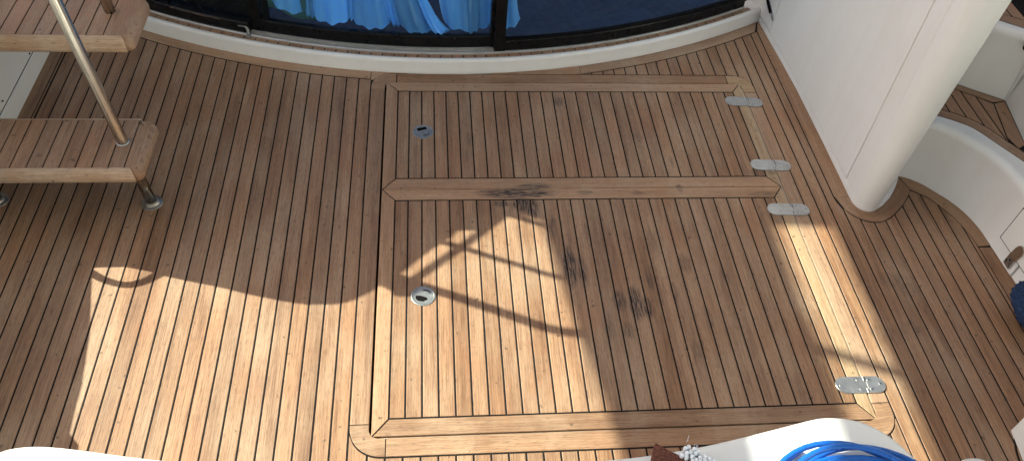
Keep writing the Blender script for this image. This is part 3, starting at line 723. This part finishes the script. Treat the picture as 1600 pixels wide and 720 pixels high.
for a_, b_ in zip(sx[:-1], sx[1:]):
    x0, x1 = a_ + S, b_ - S
    bot = top_samples(lambda x: interp(frx, x) + S, x0, x1, 3); top = top_samples(lambda x: bk(x) - S, x0, x1, 3)
    P = bot + top[::-1]
    if b_ > 2.25: P = [(x0, interp(frx, x0) + S), (2.2125, -.598), (2.256, -.406), (x0, bk(x0) - S)]
    board("plank", P, Z1 - .01, Z1 - .0003, TEAKS, steps)
base2 = [tuple(v)[:2] for v in spline([(x, y, 0) for x, y in R2], 6)]
obj("riser", loft(base2, [(0, .26), (.004, .285), (.012, .500), (.009, .515), (.012, .530), (.02, .5395), (.032, .5435), (.07, .5435)]), GEL, steps, True)
b2i = shiftc(base2, .050)
bm = bmesh.new(); prism(bm, b2i[:-6] + [(2.5, -.9), (2.9, -.6), (2.7, .2), (2.2, .35)], .50, Z2 - .0015, 0); obj("tread_base", bm, CAULK, steps)
q = 13
strip_board("edge_board", shiftc(base2, .055)[:q], shiftc(base2, .105)[:q], Z2 - .01, Z2, TEAKS, steps)
fr2 = sorted(shiftc(base2, .1075)[:q])
for k in range(12):
    x0, x1 = 1.985 + .0484 * k + S, 1.985 + .0484 * (k + 1) - S
    if x1 > fr2[-1][0]: break
    bot = top_samples(lambda x: interp(fr2, x) + S, x0, x1, 2)
    board("plank", bot + [(x1, .15), (x0, .15)], Z2 - .01, Z2 - .0003, TEAKS, steps)
bm = bmesh.new(); sheet(bm, [[(2.6, y, z) for y in (-2.5, -.6, .3, 1.0)] for z in (.2, 1.0)]); bmesh.ops.solidify(bm, geom=bm.faces[:], thickness=.05)
obj("outer_bulwark", bm, GEL, steps)
# locker door in the quarter, with its catch
def wallx(y): return interp(sorted([(y_, x_) for x_, y_ in RISB[5:]]), y)
lk = empty("quarter_locker", (2.15, -1.2, .1), "white locker lid outlined in the right hand quarter, with steel catch", "locker")
def wplate(name, ya, yb, z0, z1, proud, th, mat, prt, rake=.05):
    bm = bmesh.new(); n = 8; Y = [ya + (yb - ya) * i / n for i in range(n + 1)]
    r = [[(wallx(y) + z * rake - pr, y, z) for y in Y] for z, pr in ((z0, proud - th), (z0, proud - .001), (z0 + .002, proud), (z1 - .002, proud), (z1, proud - .001), (z1, proud - th))]
    V = sheet(bm, r); bm.faces.new([v[0] for v in V]); bm.faces.new([v[-1] for v in V][::-1]); return obj(name, bm, mat, prt)
wplate("lid_seam", -1.75, -.905, .0555, .215, .0008, .004, PALE if False else RUBBER_HOLLOW, lk)
wplate("lid", -1.745, -.9110, .0615, .209, .0045, .005, GEL, lk)
def quad_on_wall(name, pts, proud, th, mat, prt):
    bm = bmesh.new(); A = [bm.verts.new((wallx(y) + z * .05 - proud + th, y, z)) for y, z in pts]; P2 = inset(clean(pts), .001)
    A = [bm.verts.new((wallx(y) + z * .05 - proud + th, y, z)) for y, z in clean(pts)]; B = [bm.verts.new((wallx(y) + z * .05 - proud, y, z)) for y, z in P2]
    for i in range(len(B)): bm.faces.new((A[i], A[(i + 1) % len(B)], B[(i + 1) % len(B)], B[i]))
    bm.faces.new(B); return obj(name, bm, mat, prt)
ct = quad_on_wall("catch", [(-.984, .012), (-1.020, .012), (-1.020, .054), (-.984, .054)], .006, .006, STEELW, lk)
quad_on_wall("catch_lever", [(-.988, .056), (-1.026, .056), (-1.034, .102), (-1.028, .118), (-1.012, .124), (-.998, .116), (-.992, .100)], .011, .007, STEEL, lk)
for p in ((-.992, .030), (-1.004, .044)):
    bm = bmesh.new(); pts = [(p[0] + .004 * math.cos(rad(g)), p[1] + .004 * math.sin(rad(g))) for g in range(0, 360, 45)]
    bm.faces.new([bm.verts.new((wallx(y) + z * .05 - .0075, y, z)) for y, z in pts]); obj("screw", bm, RUBBER_HOLLOW, ct)

# ------------------------------------------------------------------ boarding ladder with two teak treads
lad = empty("flybridge_ladder", (-.905, -.641, 0), "teak tread ladder on polished steel tubes, left of the hatches", "ladder")
def tread(zt, xr, yf, ybk, xseam, pitch, xl, nose_drop, nose_out, endw):
    """planks end at yf/ybk; nosing boards go round them"""
    bm = bmesh.new(); box(bm, xl, xr - .05, yf + .004, ybk - .004, zt - .045, zt - .0018)
    tr = obj("tread", bm, CAULK, lad)
    x = xseam
    while x > xl:
        x1, x0 = x - S * .8, max(x - pitch + S * .8, xl)
        if x1 - x0 > .01: board("plank", [(x0, yf), (x1, yf), (x1, ybk), (x0, ybk)], zt - .02, zt + random.uniform(-.0004, .0004), TEAKS, tr, (0, 1), .0008)
        x -= pitch
    def nosing(path, inner, prof, mat):
        """path: outline points (xy) with outward vectors; prof: (out, z)"""
        bm = bmesh.new(); uvl = bm.loops.layers.uv.verify(); R = []; Ls = [0]
        for i in range(1, len(path)): Ls.append(Ls[-1] + (Vector(path[i][0]) - Vector(path[i - 1][0])).length)
        for (p, nv) in path: R.append([bm.verts.new((p[0] + nv[0] * o_, p[1] + nv[1] * o_, zt + z_)) for o_, z_ in prof])
        m = len(prof)
        for i in range(len(R) - 1):
            for k in range(m):
                k2 = (k + 1) % m; f = bm.faces.new((R[i][k], R[i + 1][k], R[i + 1][k2], R[i][k2]))
                for l, (ii, kk) in zip(f.loops, ((i, k), (i + 1, k), (i + 1, k + 1), (i, k + 1))): l[uvl].uv = (Ls[ii], kk * .009)
        bm.faces.new(R[0]); bm.faces.new(R[-1][::-1])
        o_ = obj(name_, bm, mat, tr, False)
        for p in o_.data.polygons: p.use_smooth = True
        return o_
    h = nose_drop; w_ = nose_out
    prof = [(0, -.001), (.003, .0), (w_ * .45, -.003), (w_ * .8, -h * .28), (w_, -h * .62), (w_ * .97, -h * .88), (w_ * .8, -h), (0, -h)]
    name_ = "front_nosing"
    nosing([((xl, yf), (0, -1)), ((xr - .062, yf), (0, -1)), ((xr - .050, yf), (.25, -1)), ((xr - .040, yf + .001), (.75, -1))], None, prof, TEAKN)
    name_ = "rear_nosing"
    nosing([((xl, ybk), (0, 1)), ((xr - .075, ybk), (0, 1)), ((xr - .06, ybk), (.2, 1))], None, [(0, -.001), (.003, .0), (.009, -.004), (.014, -.016), (.012, -.036), (0, -.036)], TEAKN)
    # end board: flat top then rolled edge
    xs_ = xseam + S * .8; xo = xr
    bm = bmesh.new(); uvl = bm.loops.layers.uv.verify()
    r1 = .040
    def outl(d):   # rounded rectangle right end, shrunk by d
        P = [(xs_, yf - .002 + 0 * d)]
        P += [(xo - d - .022 + (.022) * math.sin(rad(g)) * 1, yf - w_ * .80 + d + .022 - .022 * math.cos(rad(g))) for g in range(20, 91, 14)]
        P += [(xo - d - r1 + r1 * math.cos(rad(g)), ybk + .010 - d - r1 + r1 * math.sin(rad(g))) for g in range(0, 91, 15)]
        P += [(xs_, ybk + .010 - d)]
        return P
    L_ = [(outl(.006), zt - h), (outl(0), zt - h * .8), (outl(.0), zt - h * .5), (outl(.005), zt - h * .22), (outl(.014), zt - .003), (outl(.022), zt + .0002)]
    R = [[bm.verts.new((x_, y_, z_)) for x_, y_ in P] for P, z_ in L_]
    for a_, b_ in zip(R[:-1], R[1:]):
        for i in range(len(a_)):
            j = (i + 1) % len(a_); bm.faces.new((a_[i], a_[j], b_[j], b_[i]))
    bm.faces.new(R[0][::-1]); bm.faces.new(R[-1])
    for f in bm.faces:
        for l in f.loops: c_ = l.vert.co; l[uvl].uv = (c_.y, c_.x + c_.z)
    eb = obj("end_board", bm, TEAKS, tr)
    for p in eb.data.polygons: p.use_smooth = len(p.vertices) == 4
    return tr
tread(.25, -.8600, -.7185, -.4785, -.9165, .0511, -1.485, .052, .022, .05)
tread(.50, -.9080, -.3400, -.0950, -1.0035, .0560, -1.500, .058, .022, .06)
F0 = Vector((-.904, -.641, 0)); DT = Vector((-.044, .046, .25)) / .25
def P_(z): return F0 + DT * z
st = obj("handrail", tube(bmesh.new(), [P_(z) for z in (.0, .2, .5, .8, 1.0)], .0185, 24), STEEL, lad, True)
for zc in (.2505,):
    q = P_(zc); obj("collar", lathe(bmesh.new(), [(.0222, 0), (.0222, .0015), (.0195, .0025), (.018, .0025)], (q.x, q.y, zc), 24), STEELW, lad, True)
obj("foot_flange", lathe(bmesh.new(), [(.037, 0), (.037, .003), (.033, .0048), (.026, .006), (.0245, .013), (.0225, .016), (.018, .016)], (F0.x, F0.y, .0005), 32), STEELD, lad, True)
F1 = Vector((-1.432, -.622, 0))
obj("handrail", tube(bmesh.new(), [F1 + DT * z for z in (.0, .2, .5, .8, 1.0)], .0185, 24), STEEL, lad, True)
obj("foot_flange", lathe(bmesh.new(), [(.037, 0), (.037, .003), (.033, .0048), (.026, .006), (.0245, .013), (.0225, .016), (.018, .016)], (F1.x, F1.y, .0005), 32), STEELD, lad, True)
U0 = Vector((-1.014, -.199, .50))
obj("upper_tube", tube(bmesh.new(), [U0 + DT * z for z in (-.05, .2, .5)], .0185, 24), STEEL, lad, True)

# ------------------------------------------------------------------ port side: bulwark, wing, grab rail, handrails (throw the shadows)
XP = -1.60
def cast(xd, yd, xp=XP):        # the point on the plane x = xp whose shadow falls on the deck at xd, yd
    z = (xd - xp) / KX; return (yd - KY * z, z)
port = empty("port_bulwark", (-1.6, -.3, 0), "white port bulwark and wing panel beside the ladder, left edge", "bulwark")
EDGE = [(-.90, -3.2), (-.91, -1.70), (-.926, -1.585), (-.962, -1.545), (-.968, -1.46), (-.970, -1.388), (-.995, -1.2), (-1.045, -.975), (-1.05, -.936), (-.921, -.932), (-.830, -.955), (-.786, -.973), (-.704, -.997), (-.597, -1.026), (-.49, -1.061), (-.384, -1.090), (-.30, -1.107), (-.25, -1.108), (-.205, -1.098), (-.155, -1.072), (-.098, -1.030), (-.060, -1.004), (-0.038, -0.985), (0.008, -0.940), (0.051, -0.896), (0.100, -0.851), (0.128, -0.830), (0.165, -0.790), (0.249, -0.793), (0.259, -0.777), (0.289, -0.731), (0.302, -0.720), (0.353, -0.717), (0.418, -0.721), (0.494, -0.723), (0.513, -0.759), (.60, -.72), (.70, -.775), (1.2, -.785), (1.9, -.80)]
E = [cast(*p) for p in EDGE]
E = [p for p in E if p[1] < 1.90]
zt_ = E[-1][1]
prof = E + [(E[-1][0] + .10, zt_ + .03), (E[-1][0] + .34, zt_ + .03), (-.05, 1.45), (-.22, 1.1), (-.28, .60), (.9, .52), (.9, -.05), (E[0][0], -.05)]
bm = bmesh.new(); A = [bm.verts.new((XP - .02, *p)) for p in prof]; B = [bm.verts.new((XP + .02, *p)) for p in prof]
bm.faces.new(A); bm.faces.new(B[::-1])
for i in range(len(prof)): bm.faces.new((A[i], A[(i + 1) % len(prof)], B[(i + 1) % len(prof)], B[i]))
obj("wing_panel", bm, GEL, port)
bm = bmesh.new(); sheet(bm, [[(x, y, z) for y in (-3.0, -1.0, .8)] for x, z in ((-1.507, -.02), (-1.507, .076), (-1.513, .079))]); obj("toe_strip", bm, GEL, port)
bm = bmesh.new(); sheet(bm, [[(x, y, z) for y in (-3.0, -1.0, .8)] for x, z in ((-1.5225, .074), (-1.5225, .40), (-1.56, .44), (-1.6, .45))]); obj("bulwark_lining", bm, GEL, port)
bm = bmesh.new(); sheet(bm, [[(x, y, z) for y in (-3.0, -1.0, .8)] for x, z in ((-1.519, .0835), (-1.513, .084), (-1.513, .36), (-1.519, .362))]); obj("lining_panel", bm, GEL, port)
for (y, z) in ((.11, .096), (-.20, .105)):
    obj("screw_cap", lathe(bmesh.new(), [(.004, -.003), (.004, .002), (.002, .003)], (0, 0, 0), 10), RUBBER_HOLLOW, None)
    o = C.objects[-1]; o.parent = port; o.rotation_euler = (0, rad(90), 0); o.location = Vector((-1.5125, y, z)) - Vector(port.location)
def rail3(name, pts, r, prt): return obj(name, tube(bmesh.new(), [(XP, *cast(*p)) for p in [tuple(v)[:2] for v in spline([(a, b, 0) for a, b in pts], 6)]], r, 12), STEEL, prt, True)
rail3("grab_handle", [(-1.09, -.93), (-1.043, -.950), (-.988, -.985), (-.915, -1.010), (-.86, -1.000), (-.822, -.972), (-.78, -.94)], .0125, port)
rails = empty("flybridge_rails", (-1.6, -.6, 1.4), "polished steel guard rails above the port wing, out of view overhead", "rail")
rail3("rail", [(-.10, -.965), (-.035, -.999), (.016, -1.023), (.08, -1.052), (.15, -1.081), (.22, -1.114), (.302, -1.151), (.37, -1.183), (.437, -1.215), (.498, -1.236), (.546, -1.245), (.60, -1.250), (.75, -1.255)], .0180, rails)
rail3("rail", [(.02, -.80), (.078, -.827), (.134, -.849), (.215, -.882), (.302, -.921), (.389, -.957), (.46, -.99), (.545, -1.023), (.65, -1.065)], .0115, rails)
rail3("rail", [(-.03, -1.075), (-.005, -1.046), (.03, -1.010), (.117, -.932), (.20, -.860), (.272, -.790), (.345, -.720), (.42, -.65)], .0125, rails)
rail3("rail", [(.33, -.70), (.369, -.718), (.421, -.741), (.466, -.762), (.511, -.780), (.62, -.82)], .0105, rails)
bm = bmesh.new(); pp = [cast(*p) for p in [(-.10, -1.02), (-.045, -1.055), (-.012, -1.082), (.012, -1.085), (.045, -1.064), (.05, -1.05), (-.03, -.985)]]
A = [bm.verts.new((XP - .012, *p)) for p in pp]; B = [bm.verts.new((XP + .012, *p)) for p in pp]; bm.faces.new(A); bm.faces.new(B[::-1])
for i in range(len(pp)): bm.faces.new((A[i], A[(i + 1) % len(pp)], B[(i + 1) % len(pp)], B[i]))
obj("rail_bracket", bm, STEELW, rails)

# ------------------------------------------------------------------ unseen light helpers: overhead slab, port sun blockers, bounce surfaces
oh = obj("overhead_shade_slab", box(bmesh.new(), -1.70, 2.7, -3.6, -.55, 2.95, 3.05, .02), GEL); tag(oh, kind='structure')  # added slab, keeps overhead sky light off the aft deck and bench
XN = -3.5
def castn(xd, yd): z = (xd - XN) / KX; return (yd - KY * z, z)
ny = empty("port_shade_panels", (-3.5, 0, 2), "unseen white panels added to port to block the sun", "light helper")  # invented panels, shaped to throw the shadow bands on the deck
p0, p1 = castn(.512, -.731), castn(.660, -1.647)
sl = (p1[1] - p0[1]) / (p1[0] - p0[0]); zt = castn(1.350, 0)[1]
bm = bmesh.new()
pr = [(.85, p0[1] + sl * (.85 - p0[0])), (-.95, p0[1] + sl * (-.95 - p0[0])), (-.95, zt), (.85, zt)]
A = [bm.verts.new((XN - .04, *p)) for p in pr]; B = [bm.verts.new((XN, *p)) for p in pr]; bm.faces.new(A); bm.faces.new(B[::-1])
for i in range(4): bm.faces.new((A[i], A[(i + 1) % 4], B[(i + 1) % 4], B[i]))
obj("low_shade_band", bm, GEL, ny)
dk = [(-1.75, -.80), (-.12, -.80), (.02, -.70), (.2, -.64), (.40, -.64), (.475, -.715), (.70, -.775), (1.2, -.785), (1.9, -.80), (2.6, -.80), (2.6, 1.5), (-1.75, 1.5)]  # outline worked back from the deck area to be kept out of sun
pr = [castn(*p) for p in dk]
bm = bmesh.new(); A = [bm.verts.new((XN - .10, *p)) for p in pr]; B = [bm.verts.new((XN - .06, *p)) for p in pr]; bm.faces.new(A); bm.faces.new(B[::-1])
for i in range(len(pr)): bm.faces.new((A[i], A[(i + 1) % len(pr)], B[(i + 1) % len(pr)], B[i]))
obj("main_shade_panel", bm, GEL, ny)
zc = castn(1.602, 0)[1]
obj("high_shade_panel", box(bmesh.new(), XN - .04, XN, -1.15, 1.25, zc, zc + 1.15), GEL, ny)
obj("strut", tube(bmesh.new(), [(XN - .02, *castn(1.30, -1.305)), (XN - .02, *castn(1.66, -1.462))], .022, 10), STEEL, ny, True)

my = empty("bounce_yacht", (6.2, -1, -1), "unseen white yacht shape added to starboard to bounce sunlight", "light helper")  # invented yacht, a sunlit white surface added for warm fill
bm = bmesh.new(); sheet(bm, [[(x0_ + (1.6 * max(0, (y - 5) / 5) ** 2), y, z) for y in (-11, -8, -5, -2, 1, 4, 6, 8, 10)] for x0_, z in ((6.3, -1.4), (5.6, 0.2), (5.25, 1.9), (5.5, 2.0), (6.2, 2.02))]); obj("bounce_hull", bm, GEL, my, True)
bm = bmesh.new(); sheet(bm, [[(x0_, y, z) for y in (-9, -3, 3, 5.5)] for x0_, z in ((6.2, 2.0), (6.25, 2.75))]); sheet(bm, [[(x0_, y, z) for y in (-9, -3, 3, 5)] for x0_, z in ((6.35, 3.3), (6.45, 3.5), (6.1, 3.55), (6.1, 3.75), (6.4, 3.8), (6.5, 5.0), (7.5, 5.1))]); obj("bounce_cabin", bm, GEL, my)
bm = bmesh.new(); sheet(bm, [[(x0_, y, z) for y in (-9, -3, 3, 5.5)] for x0_, z in ((6.26, 2.75), (6.36, 3.3))]); obj("window_band", bm, BLACK, my)

qb = empty("astern_bounce_block", (-1, -10, -1), "unseen pale building shape added astern to bounce light", "building")  # invented building, added to bounce light onto faces turned aft
bm = bmesh.new(); box(bm, -11, 6.5, -14, -9.5, -1.2, 6.0, .03); obj("wall", bm, solid("pale_render", (.66, .65, .63), .85, var=.08, vscale=.8), qb)
for k in range(7):
    bm = bmesh.new(); box(bm, -10 + 2.3 * k, -9.2 + 2.3 * k, -9.53, -9.48, 2.6, 4.0, .01); obj("window", bm, BLACK, qb)
bm = bmesh.new(); box(bm, -11.3, 6.8, -14.3, -9.2, 6.0, 6.25, .03); obj("roof", bm, solid("roof_tile", (.30, .16, .10), .8, var=.2, vscale=8), qb)

# ------------------------------------------------------------------ aft bench in the foreground
BZ = .45
bo = [(-1.00, -2.6), (-.995, -2.05), (-.965, -1.925), (-.925, -1.865), (-.871, -1.832), (-.835, -1.823), (-.792, -1.822), (-.722, -1.831), (-.593, -1.855), (-.451, -1.880), (-.25, -1.925), (-.05, -1.955), (.16, -1.947), (.348, -1.914), (.45, -1.909), (.559, -1.903), (.716, -1.883), (.881, -1.850), (1.001, -1.824), (1.04, -1.820), (1.067, -1.821), (1.10, -1.827), (1.135, -1.840), (1.178, -1.873), (1.209, -1.916), (1.232, -1.965), (1.245, -2.05), (1.25, -2.6)]
bo = [tuple(v)[:2] for v in spline([(x, y, 0) for x, y in bo], 4)]
bm = bmesh.new(); bb = clean(bo)
L_ = [(inset(bb, .05), -.01), (inset(bb, .035), .30), (inset(bb, .012), .36), (bb, BZ - .025), (inset(bb, .0015), BZ - .014), (inset(bb, .006), BZ - .006), (inset(bb, .013), BZ - .0015), (inset(bb, .022), BZ)]
R = [[bm.verts.new((x, y, z)) for x, y in P] for P, z in L_]
for a_, b_ in zip(R[:-1], R[1:]):
    for i in range(len(a_)):
        j = (i + 1) % len(a_); bm.faces.new((a_[i], a_[j], b_[j], b_[i]))
bm.faces.new(R[-1]); bm.faces.new(R[0][::-1])
bench = obj("aft_bench", bm, GEL, None)
for p in bench.data.polygons: p.use_smooth = len(p.vertices) == 4
tag(bench, "white moulded bench top with rounded corners across the foreground", "bench")

# coiled hose on the bench
pts = []
for (x, y, z) in [(.80, -2.10, .459)]: pass
for k in range(0, 151):
    g = k / 150 * 2 * math.pi * 7 + 2.0
    turn = k / 150 * 7
    rr = .208 + .020 * math.sin(turn * 2.4) + .010 * math.sin(turn * 4.1) - .011 * turn * .75
    cx, cy = 1.028 + .024 * math.sin(turn * 1.7), -2.120 + .014 * math.cos(turn * 2.2)
    pts.append((cx + rr * 1.04 * math.cos(g), cy + rr * math.sin(g), BZ + .0095 + .0085 * turn + .004 * math.sin(g * 1.5 + turn)))
hs = obj("garden_hose", tube(bmesh.new(), [tuple(v) for v in spline(pts, 2)], .0070, 14), HOSE, None, True)
tag(hs, "bright blue hose lying in a loose coil on the bench corner", "hose")
# scouring pad
bm = bmesh.new(); pc = [(.592, -1.893), (.697, -1.960), (.655, -2.05), (.552, -1.985)]
pd = [tuple(v) for v in pc]
P = []
for i in range(4):
    a_, b_ = Vector(pd[i]), Vector(pd[(i + 1) % 4])
    for k in range(6):
        v = a_.lerp(b_, k / 6); j = random.uniform(-.0016, .0016); P.append((v.x + j, v.y + random.uniform(-.0016, .0016)))
prism(bm, P, BZ + .0005, BZ + .030, .0025); bmesh.ops.subdivide_edges(bm, edges=[e for e in bm.edges if e.calc_length() > .02], cuts=1)
for v in bm.verts: v.co.z += random.uniform(-.0012, .0012)
pad = obj("scouring_pad", bm, PAD); tag(pad, "rust brown abrasive scouring pad on the bench edge, beside the brush", "scouring pad")
# brush lying bristles up
br = empty("scrubbing_brush", (.72, -1.93, BZ), "scrubbing brush with pale bristle tufts, between the brown pad and the hose", "brush")
u = Vector((.075, -.058, 0)).normalized(); v_ = Vector((-u.y, u.x, 0)); o0 = Vector((.655, -1.912, BZ))
bm = bmesh.new(); pc = [o0 + u * a_ + v_ * b_ for a_, b_ in ((.004, -.026), (.17, -.026), (.17, .014), (.004, .014))]
prism(bm, [(p.x, p.y) for p in pc], BZ + .0005, BZ + .018, .004); obj("brush_block", bm, BRUSHB, br)
for i in range(13):
    for j in range(4):
        c_ = o0 + u * (.0025 + i * .0125 + (j % 2) * .006) + v_ * (-.020 + j * .0095); bm = bmesh.new()
        tilt = Vector((random.uniform(-.003, .003), random.uniform(-.003, .003), 0))
        tube(bm, [c_ + Vector((0, 0, .017)), c_ + tilt * .5 + Vector((0, 0, .030)), c_ + tilt + Vector((0, 0, .040)), c_ + tilt + Vector((0, 0, .043))], [.0032, .0048, .0052, .0030], 8)
        obj("bristle_tuft", bm, BRISTLE, br, True)
bm = bmesh.new()
for k in range(7):
    c_ = o0 + u * random.uniform(-.004, .03) + v_ * random.uniform(.0, .022); d_ = Vector((random.uniform(-.006, .006), random.uniform(.0, .01), random.uniform(.006, .014)))
    tube(bm, [c_ + Vector((0, 0, .036)), c_ + Vector((0, 0, .036)) + d_], .00045, 4)
o = obj("loose_bristles", bm, BRISTLE, br); o['kind'] = 'stuff'

# ------------------------------------------------------------------ right edge: navy fender sleeve, white pedestal, capped post
bm = bmesh.new(); bmesh.ops.create_icosphere(bm, subdivisions=5, radius=1.0)
for v in bm.verts:
    p = v.co.copy(); n_ = noise.noise(p * 9) * .05 + noise.noise(p * 26) * .05 + random.uniform(-.018, .018)
    s = 1 + n_; v.co = Vector((p.x * .092 * s, math.copysign(abs(p.y) ** .7, p.y) * .225 * s, p.z * .085 * s))
    v.co = Matrix.Rotation(rad(16), 3, 'Z') @ v.co; v.co += Vector((2.146, -1.363, .085))
fd = obj("fender_sleeve", bm, NAVY, None, False, (2.137, -1.318, 0)); tag(fd, "navy blue boucle fender sleeve lying against the right quarter", "fender")
bm = bmesh.new(); prism(bm, [(1.847, -1.645), (1.831, -1.747), (1.80, -2.1), (2.2, -2.1), (2.2, -1.50)], -.005, .15, .002, .002)
pb = obj("corner_pedestal", bm, GEL, None, False, (1.9, -1.8, 0)); tag(pb, "square cornered white pedestal at the lower right deck margin", "pedestal")
bm = bmesh.new(); lathe(bm, [(.052, 0), (.052, .22), (.056, .235), (.054, .262), (.044, .283), (.028, .296), (.010, .300)], (1.481, -1.911, 0), 32)
ps = obj("capped_post", bm, GEL, None, True, (1.481, -1.911, 0)); tag(ps, "white round capped post right of the bench, at the bottom edge", "post")
# water far below the deck
bm = bmesh.new(); sheet(bm, [[(-60, -60, -1.4), (60, -60, -1.4)], [(-60, 60, -1.4), (60, 60, -1.4)]])
tag(obj("water", bm, solid("sea_water", (.02, .05, .06), .12, bump=.3, bscale=3)), kind='structure')
